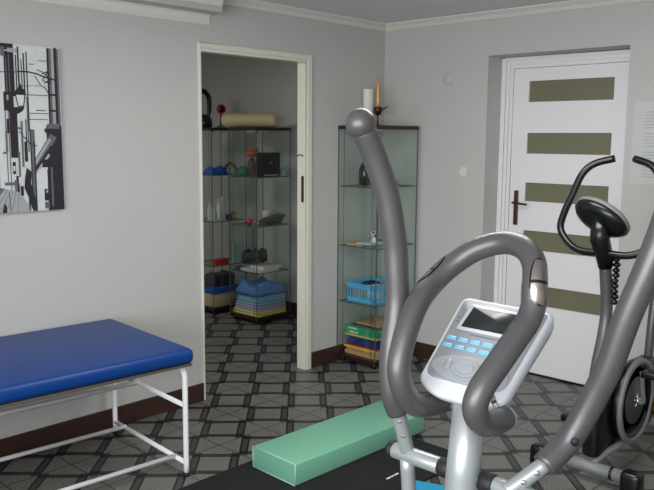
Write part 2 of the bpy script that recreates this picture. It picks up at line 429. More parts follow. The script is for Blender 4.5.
# ---------------------------------------------------------------- treatment bench
ang = math.radians(-4.4)
be = thing('treatment_bench', (.43, -2.3, 0), 'blue padded treatment bench on a white tube frame along the left wall', 'bench')
RZm = Matrix.Translation((.43, -2.302, 0)) @ Matrix.Rotation(ang, 4, 'Z')
def B(): b = MB(); b.X = RZm; return b
BL = 1.85
b = B().box(-.388, .404, -BL, .008, .543, .612, bev=.024); b.build('pad', M['vinyl'], be)
b = B().box(-.381, .396, -BL+.01, -.004, .532, .544); b.build('pad_board', M['underpad'], be)
for y in (-.012, -BL+.06):
    for sx in (-1, 1):
        x = .346 if sx > 0 else -.347
        pts = [(x, y, 0.012), (x, y, .2), (x, y, .44), (x-sx*.006, y, .482), (x-sx*.026, y, .508), (x-sx*.06, y, .519), (x-sx*.12, y, .520)]
        lb = B().tube(pts, .0125, 12, 4); o = lb.build('leg', M['whitemetal'], be)
        B().cyl((x, y, 0), (x, y, .02), .0145).build('rubber_foot', M['rubber'], o)
    B().cyl((-.352, y, .062), (.352, y, .062), .011).build('crossbar', M['whitemetal'], be)
    B().cyl((-.352, y, .335), (.352, y, .335), .011).build('crossbar', M['whitemetal'], be)
    B().cyl((-.08, y, .335), (-.08, y-(.16 if y > -1 else -.16), .515), .010).build('brace', M['whitemetal'], be)
for x in (-.23, .26): B().cyl((x, -.012, .07), (x, -BL+.06, .07), .0105).build('side_rail', M['whitemetal'], be)
B().cyl((-.08, -.012, .342), (-.08, -BL+.06, .342), .0105).build('side_rail', M['whitemetal'], be)
B().box(.33, .40, -1.02, -.86, .455, .528, bev=.015).build('side_pad', M['vinyl'], be)

# ---------------------------------------------------------------- glass cabinets
def cabinet(name, x0, y0, label, wx=.352, wy=.43, feet=True):
    x1, y1 = x0+wx, y0+wy
    r = thing(name, ((x0+x1)/2, (y0+y1)/2, 0), label, 'display cabinet', 'tall glass display cabinets')
    b = MB().box(x0, x1, y0, y1, .028, .056)
    b.build('base', M['cabrim'], r, bevel=.002)
    for x in (x0+.03, x1-.03):
        for y in (y0+.03, y1-.03): MB().cyl((x, y, 0), (x, y, .028), .016).build('foot', M['blackp'], r)
    MB().box(x0-.005, x1+.005, y0-.005, y1+.005, 1.606, 1.63).build('top', M['cabrim'], r, bevel=.002)
    MB().lathe((x1-.035, y0+.04, 1.606), (0, 0, -1), [(0, .02), (.006, .02), (.014, .016), (.019, .009), (.021, 0)]).build('spotlight', M['chrome'], r)
    g = .004
    for nm, a in (('side_panel', (x0, x1, y0, y0+g)), ('side_panel', (x0, x1, y1-g, y1)), ('back_panel', (x0, x0+g, y0+g, y1-g)), ('glass_door', (x1-g, x1, y0+g, y1-g))):
        p = MB().box(a[0], a[1], a[2], a[3], .056, 1.606).build(nm, M['glass'], r)
    for x in (x0, x1):
        for y in (y0, y1):
            q = MB().box(x-.003, x+.003, y-.003, y+.003, .056, 1.606).build('corner_strip', M['alu'], r)
    for sx in (x0+.045, x1-.045):
        MB().cyl((sx, y0+.008, .056), (sx, y0+.008, 1.606), .002, seg=6).build('shelf_rail', M['alu'], r)
    for z in (.425, .815, 1.22):
        s_ = MB().box(x0+.012, x1-.012, y0+.012, y1-.012, z, z+.005).build('shelf', M['glass2'], r)
        e = MB()
        e.box(x0+.010, x1-.010, y0+.009, y0+.012, z-.001, z+.006); e.box(x0+.010, x1-.010, y1-.012, y1-.009, z-.001, z+.006)
        e.box(x0+.009, x0+.012, y0+.012, y1-.012, z-.001, z+.006); e.box(x1-.012, x1-.009, y0+.012, y1-.012, z-.001, z+.006)
        e.build('shelf_edge', M['gedge'], s_)
    return r
cabinet('display_cabinet', .002, -.480, 'tall glass cabinet in the corner beside the recessed white door', .345, .425)
cabinet('display_cabinet', -1.50, -.20, 'tall glass cabinet with folded towels in the far room, nearer the doorway side', .345, .38)
cabinet('display_cabinet', -2.05, -.22, 'tall glass cabinet in the far room half hidden by the door frame', .345, .38)
S0, S1, S2, S3 = .0565, .4305, .8205, 1.2255     # standing heights on base and shelves
TOPZ = 1.6305

# --- corner cabinet contents
tag(MB().lathe((.05, -.235, TOPZ), (0, 0, 1), [(0, .036), (.245, .036), (.25, .033), (.25, 0)]).build('white_canister', M['white']),
    'plain white cylinder on top of the corner glass cabinet, behind the arm ball', 'canister')
ch = thing('candle_holder', (.15, -.25, TOPZ), 'dark bronze leaf-shaped candle holder on the corner cabinet', 'candle holder')
MB().lathe((.15, -.25, TOPZ), (0, 0, 1), [(0, .03), (.006, .03), (.01, .008), (.05, .005), (.09, .006)]).build('stem', M['bronzed'], ch)
d = MB().lathe((.15, -.25, TOPZ+.07), (0, 0, 1), [(0, .008), (.012, .024), (.035, .032), (.055, .033), (.055, .028), (.03, .024), (.03, 0)])
d.add([(.17, -.265, TOPZ+.10), (.17, -.235, TOPZ+.10), (.225, -.25, TOPZ+.128), (.25, -.25, TOPZ+.132), (.225, -.25, TOPZ+.12)], [(0, 1, 2), (0, 2, 3, 4), (1, 4, 3, 2), (0, 4, 1)], 0, True)
d.build('dish', M['bronzed'], ch)
cd = thing('candle', (.15, -.25, TOPZ+.101), 'tall tapering gold candle standing in the bronze holder', 'candle')
MB().lathe((.15, -.25, TOPZ+.101), (0, 0, 1), [(0, .015), (.06, .016), (.14, .014), (.2, .009), (.225, .004), (.23, 0)]).build('wax_body', M['candle'], cd)
MB().cyl((.15, -.25, TOPZ+.325), (.15, -.25, TOPZ+.338), .0015, seg=6).build('wick', M['softblack'], cd)
bt = thing('dark_bottle', (.085, -.30, S3), 'dark bottle on the upper shelf of the corner cabinet', 'bottle')
MB().lathe((.085, -.30, S3), (0, 0, 1), [(0, .036), (.01, .042), (.1, .042), (.13, .034), (.155, .016), (.165, .015)]).build('bottle_body', M['darkglass'], bt)
MB().lathe((.085, -.30, S3+.165), (0, 0, 1), [(0, .015), (.02, .015), (.02, 0)]).build('cap', M['blackp'], bt)
rb = MB().ball((.262, -.20, S3+.024), .024, 0, (1.5, .8, 1)).build('red_figurine', M['red'])
tag(rb, 'small red rounded item on the upper shelf of the corner cabinet', 'ornament')
fl = thing('leaflet_stack', (.10, -.33, S2), 'pale leaflets lying flat on the middle shelf of the corner cabinet', 'leaflets')
MB().box(.03, .17, -.43, -.27, S2, S2+.012).build('lower_leaflets', M['tan'], fl)
MB().box(.12, .25, -.42, -.28, S2+.0125, S2+.022).build('upper_leaflet', M['palebox'], fl)
bb = thing('blue_white_figure', (.225, -.33, S2+.023), 'little blue and white porcelain figure on the leaflets', 'ornament')
fx, fy, fz = .215, -.35, S2+.0225
MB().lathe((fx, fy, fz), (0, 0, 1), [(0, .018), (.01, .022), (.03, .014), (.04, .008)]).build('body', M['white'], bb)
hd = MB().ball((fx, fy, fz+.06), .024).build('head', M['white'], bb)
sp = MB()
for a, e in ((0, .2), (1.3, -.3), (2.6, .4), (3.9, 0), (5.2, .5), (.7, .9), (5.8, -.5)):
    dx, dy, dz = math.cos(a)*math.cos(e), math.sin(a)*math.cos(e), math.sin(e)
    sp.ball((fx+dx*.0195, fy+dy*.0195, fz+.06+dz*.0195), .0105, 0, seg=8)
sp.build('blue_spots', M['navy'], hd)
bk = thing('plastic_basket', (.15, -.30, S1), 'sky blue slotted plastic basket on the lower shelf of the corner cabinet', 'basket')
w = MB(); ax0, ax1, ay0, ay1 = .055, .29, -.43, -.17; hz = .125
w.box(ax0, ax1, ay0, ay1, S1, S1+.006)
for z0_, z1_ in ((S1+.006, S1+.035), (S1+.095, S1+hz)):
    w.box(ax0-.004, ax1+.004, ay0-.004, ay0, z0_, z1_); w.box(ax0-.004, ax1+.004, ay1, ay1+.004, z0_, z1_)
    w.box(ax0-.004, ax0, ay0, ay1, z0_, z1_); w.box(ax1, ax1+.004, ay0, ay1, z0_, z1_)
n = 9
for i in range(n+1):
    x = ax0+(ax1-ax0-.007)*i/n
    w.box(x, x+.007, ay0-.004, ay0, S1+.03, S1+.1); w.box(x, x+.007, ay1, ay1+.004, S1+.03, S1+.1)
for i in range(n+2):
    y = ay0+(ay1-ay0-.007)*i/(n+1)
    w.box(ax1, ax1+.004, y, y+.007, S1+.03, S1+.1); w.box(ax0-.004, ax0, y, y+.007, S1+.03, S1+.1)
w.build('slotted_tub', M['sky'], bk)
rimb = MB()
for q in ((ax0-.012, ax1+.012, ay0-.012, ay0), (ax0-.012, ax1+.012, ay1, ay1+.012), (ax0-.012, ax0, ay0, ay1), (ax1, ax1+.012, ay0, ay1)): rimb.box(*q, S1+hz, S1+hz+.006)
rimb.build('rim', M['sky'], bk)
for k, (x, y, m_, lb) in enumerate(((.11, -.36, 'tan', 'tan packet lying in the blue basket, left'), (.20, -.30, 'white', 'white packet lying in the blue basket, middle'), (.12, -.25, 'softblack', 'black pouch lying in the blue basket, rear'))):
    tag(MB().box(x-.045, x+.045, y-.04, y+.04, S1+.007, S1+.10+.01*k, bev=.01).build('packet', M[m_]), lb, 'packet', 'packets in the blue basket')
# books
zb = S0
BOOKS = [('tan', .026, 'thick tan book at the bottom of the cabinet pile', 0), ('tan', .02, 'tan book with worn cover, second from the bottom of the pile', .01), ('yellow', .014, 'yellow-edged book under the red one', -.004),
         ('red', .008, 'thin red booklet below the navy books', 0), ('navy', .034, 'thick navy book above the thin red booklet', .012), ('navy', .03, 'upper navy book under the yellow booklet', .02),
         ('yellow', .009, 'thin yellow booklet between navy and green books', .0), ('green', .03, 'lower green book with white lettering', .006), ('green', .028, 'upper green book with white lettering', .0),
         ('brown', .010, 'brown booklet on top of the green books', .03), ('tan', .008, 'small tan booklet topping the book pile', .05)]
for i, (m_, h_, lb, sh) in enumerate(BOOKS):
    bo = thing('book', (.17, -.25, zb), lb, 'book', 'books piled in the corner cabinet')
    x0_, x1_, y0_, y1_ = .035+sh, .325-abs(sh)*.6, -.435+sh*1.2, -.10-sh
    cvr = MB(); cvr.box(x0_, x1_, y0_, y1_, zb, zb+.0018); cvr.box(x0_, x1_, y0_, y1_, zb+h_-.0022, zb+h_-.0004); cvr.box(x0_, x1_, y0_, y0_+.002, zb+.0018, zb+h_-.0022)
    cvr.build('cover', M[m_], bo)
    MB().box(x0_+.003, x1_-.004, y0_+.002, y1_-.003, zb+.0018, zb+h_-.0022).build('pages', M['paper'] if m_ in ('yellow',) else M[m_] if m_ != 'tan' else M['cream'], bo)
    if m_ == 'green':
        l = MB()
        for k in range(7): l.box(x0_+.03+k*.012, x0_+.038+k*.012, y0_-.0006, y0_, zb+h_*.3, zb+h_*.7)
        l.build('spine_lettering', M['white'], bo)
    zb += h_

# --- far room, right-hand cabinet (x -1.50..-1.155, y -.20...18)
ca = thing('bolster', (-1.33, -.1, TOPZ), 'cream bolster lying on top of the far-room glass cabinets', 'bolster')
MB().ring([Vector((-1.63, -.15, TOPZ+.0585))+Vector((.46, .20, 0))*t_ for t_ in (0, .012, .04, .1, .5, .9, .96, .988, 1)], [.034, .048, .055, .058, .058, .058, .055, .048, .034], 24).build('cushion_roll', M['cream'], ca)
bx = thing('black_case', (-1.25, -.09, S3), 'black rectangular case with a small grey emblem on the upper shelf', 'case')
qq = MB().box(-1.24, -1.172, -.13, .085, S3, S3+.20, bev=.012); qq.build('case_body', M['softblack'], bx)
MB().ball((-1.171, -.02, S3+.115), .012, 0, (.15, 1, 1.2)).build('emblem', M['greyrim'], bx)
MB().box(-1.173, -1.171, -.10, .06, S3+.012, S3+.018).build('pale_line', M['paper'], bx)
tag(MB().box(-1.215, -1.175, .115, .150, S3, S3+.055, bev=.004).build('small_box', M['palebox']), 'small pale box right of the black case', 'box')
tf = thing('plush_figure', (-1.33, -.13, S3), 'orange and brown plush figure half behind the black case', 'toy')
MB().ball((-1.31, -.115, S3+.08), .045, 0, (.8, .8, 1.7)).build('body', M['brown'], tf)
MB().ball((-1.31, -.115, S3+.195), .048, 0, (1.1, 1.1, .75)).build('head', M['orange'], tf)
for s_ in (-1, 1): MB().ball((-1.29, -.115+s_*.042, S3+.222), .018).build('ear', M['orange'], tf)
def cloth(name, x0, x1, y0, y1, z, h_, m_, label, cat, group=None, seed=1, n=14):
    rnd = random.Random(seed); ph = [rnd.uniform(0, 6) for _ in range(4)]
    vs = []; fs = []
    def top(u, v): 
        e = min(1, 7*min(u, 1-u))*min(1, 7*min(v, 1-v))
        return h_*(.35+.65*e**.5)*(.8+.12*math.sin(7*u+ph[0])+.12*math.sin(9*v+5*u+ph[1]))
    for lay in (0, 1):
        for i in range(n+1):
            for j in range(n+1):
                u, v = i/n, j/n; vs.append((x0+(x1-x0)*u, y0+(y1-y0)*v, z+(top(u, v) if lay else 0)))
    A = (n+1)**2
    for i in range(n):
        for j in range(n):
            a = i*(n+1)+j; fs.append((a+n+1, a, a+1, a+n+2)[::-1]); fs.append((A+a, A+a+n+1, A+a+n+2, A+a+1))
    for i in range(n):
        for a, b_ in ((i, i+1), (n*(n+1)+i, n*(n+1)+i+1), (i*(n+1), (i+1)*(n+1)), (i*(n+1)+n, (i+1)*(n+1)+n)): fs.append((a, b_, A+b_, A+a))
    return tag(MB().add(vs, fs, 0, True).build(name, M[m_]), label, cat, group)
cloth('folded_cloth', -1.475, -1.36, -.16, .03, S3, .085, 'teal', 'crumpled teal cloth left of the plush figure', 'cloth', seed=3)
tag(MB().ball((-1.28, -.165, S2+.03), .03).build('red_ball', M['red']), 'small red ball on the middle shelf near its corner', 'ball')
ms = thing('computer_mouse', (-1.215, -.16, S2), 'white computer mouse next to the red ball', 'mouse')
MB().ball((-1.225, -.145, S2+.02), .028, 0, (1.1, .8, .6)).build('shell', M['white'], ms)
MB().ball((-1.21, -.165, S2+.022), .018, 0, (1.2, .5, .5)).build('dark_button', M['blackp'], ms)
tb = thing('drawing_tablet', (-1.25, .0, S2), 'grey tilted tablet stand on the middle shelf', 'tablet')
MB().prism([(-1.175, -.112, S2+.002), (-1.175, .09, S2+.002), (-1.175, .145, S2+.085), (-1.175, -.02, S2+.06), (-1.175, -.10, S2+.022)], (-.10, 0, 0)).build('slab', M['darkgrey'], tb, bevel=.003)
MB().box(-1.1745, -1.173, -.07, .07, S2+.02, S2+.032).build('slot', M['blackp'], tb)
tag(MB().lathe((-1.30, .04, S2), (0, 0, 1), [(0, .03), (.09, .034), (.11, .036), (.11, .031), (.02, .027), (.02, 0)]).build('white_cup', M['white']), 'white cup standing behind the tilted tablet', 'cup')
bg = thing('rolled_bag', (-1.3, -.08, S1+.06), 'dark navy rolled bag resting on white papers in the far cabinet', 'bag')
MB().ring(cr([(-1.41, -.125, S1+.108), (-1.36, -.10, S1+.11), (-1.28, -.03, S1+.125), (-1.25, .0, S1+.13)], 6), [.042]+[.056+.006*math.sin(i*1.7) for i in range(17)]+[.04], 16).build('roll', M['navybag'], bg)
st_ = MB()
for f in (.25, .55, .8):
    p = Vector((-1.41, -.125, S1+.108)).lerp(Vector((-1.25, 0, S1+.13)), f); dd = Vector((.16, .125, .02)).normalized()
    st_.ring([p-dd*.008, p+dd*.008], .066, 16)
st_.build('strap', M['softblack'], bg)
pp = thing('white_papers', (-1.3, 0, S1), 'loose white packs under the dark rolled bag', 'papers')
MB().box(-1.42, -1.17, -.15, .06, S1, S1+.02).build('lower_pack', M['paper'], pp)
MB().box(-1.36, -1.18, -.10, .10, S1+.0205, S1+.045).build('upper_pack', M['white'], pp)
MB().box(-1.47, -1.43, -.17, -.10, S1, S1+.03, bev=.005).build('dark_box', M['navy'], pp)
TOW = [('towely', .045, 'yellow folded towel at the bottom of the towel pile', 0), ('towell', .045, 'lilac folded towel above the yellow one', .012), ('towelb', .05, 'light blue folded towel, third from the bottom', .02), ('towelb', .03, 'thin pale blue towel under the blue plastic pack', .028)]
z = S0
def towel(z, h_, m_, lb, s_):
    tt = MB()
    tt.box(-1.49+s_*1.6, -1.165-s_*.3, -.185+s_*.6, .15, z, z+h_*.5, bev=h_*.24); tt.box(-1.487+s_*1.6, -1.167-s_*.3, -.183+s_*.6, .148, z+h_*.48, z+h_, bev=h_*.24)
    tag(tt.build('folded_towel', M[m_]), lb, 'towel', 'towels folded in the far cabinet')
for m_, h_, lb, s_ in TOW: towel(z, h_, m_, lb, s_); z += h_
cloth('wrapped_bedding', -1.455, -1.175, -.175, .14, z, .125, 'wrap', 'shiny blue plastic pack on top of the towel pile', 'pack', seed=8, n=22)

# --- far room, left-hand cabinet (x -2.05..-1.705, y -.22...16)
cloth('folded_cloth', -1.87, -1.725, -.195, -.02, S3, .075, 'blue', 'bright blue cloth on the upper shelf of the half-hidden cabinet', 'cloth', seed=5)
tag(MB().tube([(-1.79, -.01, S3+.014), (-1.78, .0, S3+.07), (-1.77, .04, S3+.095), (-1.76, .085, S3+.06), (-1.75, .11, S3+.014)], .013, 10).build('leather_strap', M['brown']), 'curved brown strap right of the bright blue cloth', 'strap')
for k, (x, y, h_, r_) in enumerate(((-1.76, -.17, .15, .022), (-1.75, -.115, .19, .024), (-1.765, -.06, .21, .026), (-1.84, -.14, .17, .024))):
    bo = thing('spray_bottle' if k == 2 else 'bottle', (x, y, S2), ['short white bottle at the left edge of the doorway view', 'middle white bottle on the far middle shelf', 'tallest white bottle of the far middle shelf', 'white bottle behind the other white bottles'][k], 'bottle', 'white bottles on the far middle shelf')
    MB().lathe((x, y, S2), (0, 0, 1), [(0, r_*.9), (.01, r_), (h_*.62, r_), (h_*.78, r_*.45), (h_*.85, r_*.4)]).build('bottle_body', M['white'], bo)
    MB().lathe((x, y, S2+h_*.85), (0, 0, 1), [(0, r_*.5), (h_*.15, r_*.45), (h_*.15, 0)]).build('cap', M['white'], bo)
tag(MB().box(-1.74, -1.71, -.20, -.06, S2, S2+.018).build('flat_carton', M['palebox']), 'pale flat carton at the front of the far middle shelf', 'box')
tag(MB().box(-1.745, -1.715, -.045, .005, S2, S2+.055, bev=.004).build('small_box', M['navy']), 'small dark blue box next to the orange brown one', 'box')
ob = thing('brown_jar', (-1.74, .06, S2), 'orange brown jar with a yellow label on the far middle shelf', 'jar')
MB().lathe((-1.75, .05, S2), (0, 0, 1), [(0, .026), (.06, .028), (.075, .022), (.08, 0)]).build('jar_body', M['orange'], ob)
MB().box(-1.7225, -1.721, .035, .06, S2+.02, S2+.05).build('label_patch', M['yellow'], ob)
tag(MB().box(-1.78, -1.72, -.18, -.03, S1, S1+.055, bev=.004).build('red_box', M['red']), 'red box on the lower shelf of the half-hidden cabinet', 'box')
tag(MB().box(-1.80, -1.72, -.025, .04, S1, S1+.02).build('white_packet', M['white']), 'flat white packet between red box and pale carton', 'packet')
tag(MB().box(-1.75, -1.722, .03, .14, S1, S1+.165).build('pale_carton', M['palebox']), 'upright pale blue carton on the lower far shelf', 'carton')
cb = thing('storage_box', (-1.85, -.03, S0), 'cream storage box with a bright blue lid on the far cabinet floor', 'storage box')
MB().box(-1.99, -1.725, -.20, .10, S0, S0+.12, bev=.01).build('box_body', M['cream'], cb)
MB().box(-1.995, -1.72, -.205, .105, S0+.12, S0+.175, bev=.008).build('lid', M['blue'], cb)
for k in range(6):
    y = -.17+k*.042
    tag(MB().box(-1.93, -1.76, y, y+.03, S0+.176, S0+.176+.09+.01*(k % 3)).build('video_case', M['brown'] if k % 2 else M['darkgrey']), 'dark upright case in the row on the blue lid', 'case', 'dark cases on the blue lid')
# items on top
kt = thing('chrome_kettle', (-1.92, -.08, TOPZ), 'dark shiny vessel with tall curved handle on the half-hidden cabinet', 'kettle')
kx, ky = -1.93, -.135
MB().lathe((kx, ky, TOPZ), (0, 0, 1), [(0, .075), (.02, .085), (.07, .08), (.10, .06), (.115, .03), (.12, 0)]).build('body', M['smoke'], kt)
MB().tube([(kx, ky-.07, TOPZ+.09), (kx, ky-.075, TOPZ+.23), (kx, ky+.0, TOPZ+.315), (kx, ky+.065, TOPZ+.27), (kx, ky+.075, TOPZ+.17), (kx, ky+.06, TOPZ+.085)], [.014, .018, .022, .022, .02, .014], 12).build('curved_handle', M['blackp'], kt)
rc = thing('small_clock', (-1.88, .03, TOPZ), 'small round black dial with red rim on a clear stand', 'clock')
MB().lathe((-1.88, .03, TOPZ+.165), (1, -.6, 0), [(0, .042), (.015, .042), (.018, .037), (.018, .0)]).build('red_rim', M['red'], rc)
MB().lathe((-1.88+.0145, .03-.0085, TOPZ+.165), (1, -.6, 0), [(.002, .028), (.006, .026), (.006, 0)]).build('dial', M['blackp'], rc)
MB().lathe((-1.885, .033, TOPZ), (0, 0, 1), [(0, .04), (.012, .04), (.02, .012), (.125, .012)]).build('stand', M['greyrim'], rc)

# ---------------------------------------------------------------- floor items
mt = thing('exercise_mat', (1.25, -2.3, 0), 'black exercise mat under the mint green cushion', 'mat')
MB().box(.872, 1.60, -3.15, -1.262, .0, .009, bev=.003).build('mat_sheet', M['blackmat'], mt)
mk = MB()
for k, (a, b_) in enumerate(((0, .03), (.035, .05), (.055, .085))): mk.box(1.465, 1.475, -1.74+a, -1.74+b_, .009, .0096)
mk.build('woven_mark', M['white'], mt)
cu = thing('foam_cushion', (1.08, -1.62, .0095), 'long mint green vinyl cushion lying on the black mat', 'cushion')
b = MB(); b.X = Matrix.Translation((1.228, -2.085, 0)) @ Matrix.Rotation(math.radians(-1.5), 4, 'Z')
b.box(-.295, 0, 0, .93, .0095, .112, bev=.007); b.build('cushion_body', M['mint'], cu)
s_ = MB(); s_.X = b.X
for pts in ([(-.293, .001, .111), (-.002, .001, .111)], [(-.293, .001, .0115), (-.002, .001, .0115)], [(-.293, .001, .0115), (-.293, .001, .111)], [(-.002, .001, .0115), (-.002, .001, .111)]): s_.ring(pts, .0022, 6)
s_.build('seam', M['mintseam'], cu)
tag(MB().prism([(1.606, -1.71, 0), (1.74, -1.66, 0), (2.0, -2.2, 0), (1.86, -2.25, 0)], (0, 0, .04)).build('foam_block', M['cyan'], bevel=.006),
    'cyan foam block on the floor behind the machine column', 'block')

# ---------------------------------------------------------------- elliptical trainer
el = thing('elliptical_trainer', (2.705, -3.02, 0), 'silver elliptical trainer with grey foam arms and white console in the foreground', 'exercise machine')
cxm = 2.707
MB().ring([(2.692, -3.055, .07), (2.696, -3.045, .5), (2.702, -3.032, .84), (2.7055, -3.0235, 1.0)], [.043, .041, .0365, .0325], 28).build('column', M['silver'], el)
MB().cyl((2.44, -3.03, .04), (2.98, -3.03, .04), .032).build('front_stabilizer', M['silver'], el)
MB().box(2.66, 2.75, -4.15, -3.03, .03, .09, bev=.01).build('base_beam', M['silver'], el)
MB().cyl((2.44, -4.15, .04), (2.98, -4.15, .04), .032).build('rear_stabilizer', M['silver'], el)
hs = MB(); hs.lathe((2.665, -3.95, .33), (1, 0, 0), [(0, .20), (.01, .215), (.07, .215), (.08, .20), (.08, 0)], 40); hs.box(2.67, 2.74, -4.1, -3.78, .08, .25, bev=.01)
hs.build('flywheel_housing', M['darkgrey'], el)
AX = -3.024
MB().cyl((2.50, AX, .84), (2.905, AX, .84), .012).build('axle', M['silver'], el)
for sgn in (-1, 1):
    x_in, x_out = cxm+sgn*.048, cxm+sgn*.066
    MB().lathe((x_in, AX, .84), (sgn, 0, 0), [(-.012, .0205), (.002, .0212), (.016, .0212), (.02, .019)]).build('bearing_ring', M['rubber'], el)
    xs = (x_out, cxm+sgn*.195)
    sl = MB().lathe((xs[0], AX, .84), (sgn, 0, 0), [(0, .018), (.001, .0185), (.127, .0185), (.128, .018)]).build('pivot_sleeve', M['silver'], el)
    MB().lathe((cxm+sgn*.193, AX, .84), (sgn, 0, 0), [(0, .0195), (.012, .020), (.018, .014), (.018, 0)]).build('end_cap', M['rubber'], sl)
LF = [(2.548, -3.06, 0.95), (2.545, -3.077, 0.995), (2.541, -3.078, 1.048), (2.539, -3.072, 1.102), (2.537, -3.059, 1.16), (2.536, -3.054, 1.201), (2.534, -3.056, 1.256), (2.532, -3.059, 1.308), (2.53, -3.069, 1.363), (2.525, -3.084, 1.429), (2.515, -3.112, 1.503), (2.508, -3.143, 1.562)]
RF = [(2.862, -2.990, .898), (2.884, -2.940, .937), (2.904, -2.920, .985), (2.928, -2.911, 1.047), (2.950, -2.909, 1.105), (2.975, -2.907, 1.197), (2.995, -2.902, 1.262), (3.008, -2.897, 1.305), (3.02, -2.889, 1.353), (3.030, -2.876, 1.405), (3.035, -2.868, 1.46), (3.035, -2.872, 1.52)]
def arm(pts, low, sgn):
    o = MB().tube([low, (Vector(low)+Vector(pts[0]))/2, Vector(pts[0])+(Vector(pts[1])-Vector(pts[0]))*.12], .0165, 20, 4)
    s_ = o.build('arm_post', M['silver'], el)
    bl = MB(); p = Vector(low).lerp(Vector(pts[0]), .45); q = Vector(low).lerp(Vector(pts[0]), .8)
    for w_ in (p, q): 
        nn = Vector((.55, -.8, .15)).normalized()
        bl.lathe(w_+nn*.0157, nn, [(0, .0058), (.0015, .0055), (.0022, .003), (.0022, 0)], 14)
    bl.build('bolt', M['chrome'], s_)
    rr = [.0262]*len(pts); rr[0] = .0255
    g = MB().tube(pts, rr, 28, 8); gp = g.build('foam_grip', M['foam'], el)
    e = Vector(pts[-1]); dd = (e-Vector(pts[-2])).normalized()
    MB().ball(e+dd*.012, .0315, seg=32).build('end_ball', M['foam'], gp)
    return gp
arm(LF, (2.55, AX, .845), -1)
gr_ = arm(RF, (2.812, -3.045, .845), 1)
MB().lathe((2.9155, -2.9695, .957), (.45, -.85, -.05), [(0, .0085), (.0025, .008), (.0025, 0)], 16).build('plug', M['bluecap'], gr_)
for sgn, xx in ((-1, 2.548), (1, 2.862)):
    MB().tube([(xx, AX, .835), (xx, -3.012, .7), (xx, -3.03, .5), (xx, -3.06, .28)], .0165, 16, 4).build('lower_link', M['silver'], el)
    MB().cyl((xx, -3.06, .27), (xx, -3.9, .2+.06*sgn), .018).build('foot_rail', M['silver'], el)
    MB().box(xx-.06, xx+.06, -3.62, -3.28, .27+.02*sgn, .31+.02*sgn, bev=.012).build('pedal', M['rubber'], el)
HL = [(2.618, -2.963, 0.971), (2.615, -3.02, 0.973), (2.612, -3.081, 0.985), (2.609, -3.12, 1.025), (2.604, -3.132, 1.073), (2.6, -3.115, 1.122), (2.596, -3.087, 1.165), (2.592, -3.048, 1.206), (2.592, -2.992, 1.24), (2.615, -2.951, 1.277), (2.655, -2.928, 1.308), (2.71, -2.915, 1.326), (2.765, -2.928, 1.321), (2.8, -2.949, 1.296), (2.818, -2.975, 1.257), (2.822, -2.983, 1.222), (2.822, -3.004, 1.19), (2.818, -3.041, 1.161), (2.812, -3.091, 1.121), (2.803, -3.137, 1.078), (2.797, -3.146, 1.04), (2.796, -3.118, 1.005), (2.795, -3.065, 0.992), (2.795, -3.029, 0.993)]
hb = MB().tube(HL, .0248, 28, 9).build('looped_handlebar', M['foam'], el)
for e, d_ in ((HL[0], (0, 1, 0)), (HL[-1], (0, 1, .1))):
    MB().lathe(e, d_, [(-.002, .0262), (.003, .0262), (.003, .012), (.010, .011), (.010, 0)], 24).build('end_ring', M['greyrim'], hb)
MB().cyl((2.612, -2.985, .967), (2.795, -2.985, .969), .009).build('support_rod', M['silver'], el)
hpath = cr(HL, 9)
for idx, out in ((8*9+1, Vector((-.72, -.30, .75))), (14*9, Vector((.80, -.62, .15)))):
    def patch(hl, hw, r_, lo, hi):
        vs = []; fs = []; N1, N2 = 16, 10
        cum = [0]; k0 = idx-30
        for k in range(k0, idx+30): cum.append(cum[-1]+(hpath[k+1]-hpath[k]).length)
        mid = cum[30]
        def at_len(d):
            d += mid
            for k in range(60):
                if cum[k+1] >= d:
                    f = (d-cum[k])/(cum[k+1]-cum[k]); a, b_ = hpath[k0+k], hpath[k0+k+1]
                    return a.lerp(b_, f), (hpath[k0+k+2]-hpath[k0+k-1]).normalized()
        for i in range(N1+1):
            a = -1+2*(lo+(hi-lo)*i/N1); wd = hw*math.sqrt(max(0, 1-abs(a)**2.4))+.0004
            p, t_ = at_len(a*hl); n_ = (out-t_*out.dot(t_)).normalized(); s3 = n_.cross(t_)
            for j in range(N2+1):
                an = (-1+2*j/N2)*wd/r_
                vs.append(p+n_*math.cos(an)*r_+s3*math.sin(an)*r_)
        for i in range(N1):
            for j in range(N2): k = i*(N2+1)+j; fs.append((k, k+1, k+N2+2, k+N2+1))
        return vs, fs
    rimm = MB(); rimm.add(*patch(.046, .0225, .0256, 0, 1), 0, True); o = rimm.build('sensor_frame', M['blackp'], hb)
    for lo, hi in ((.05, .475), (.525, .95)):
        q = MB(); q.add(*patch(.0455, .0190, .0264, lo, hi), 0, True); q.build('sensor_plate', M['plate'], o)
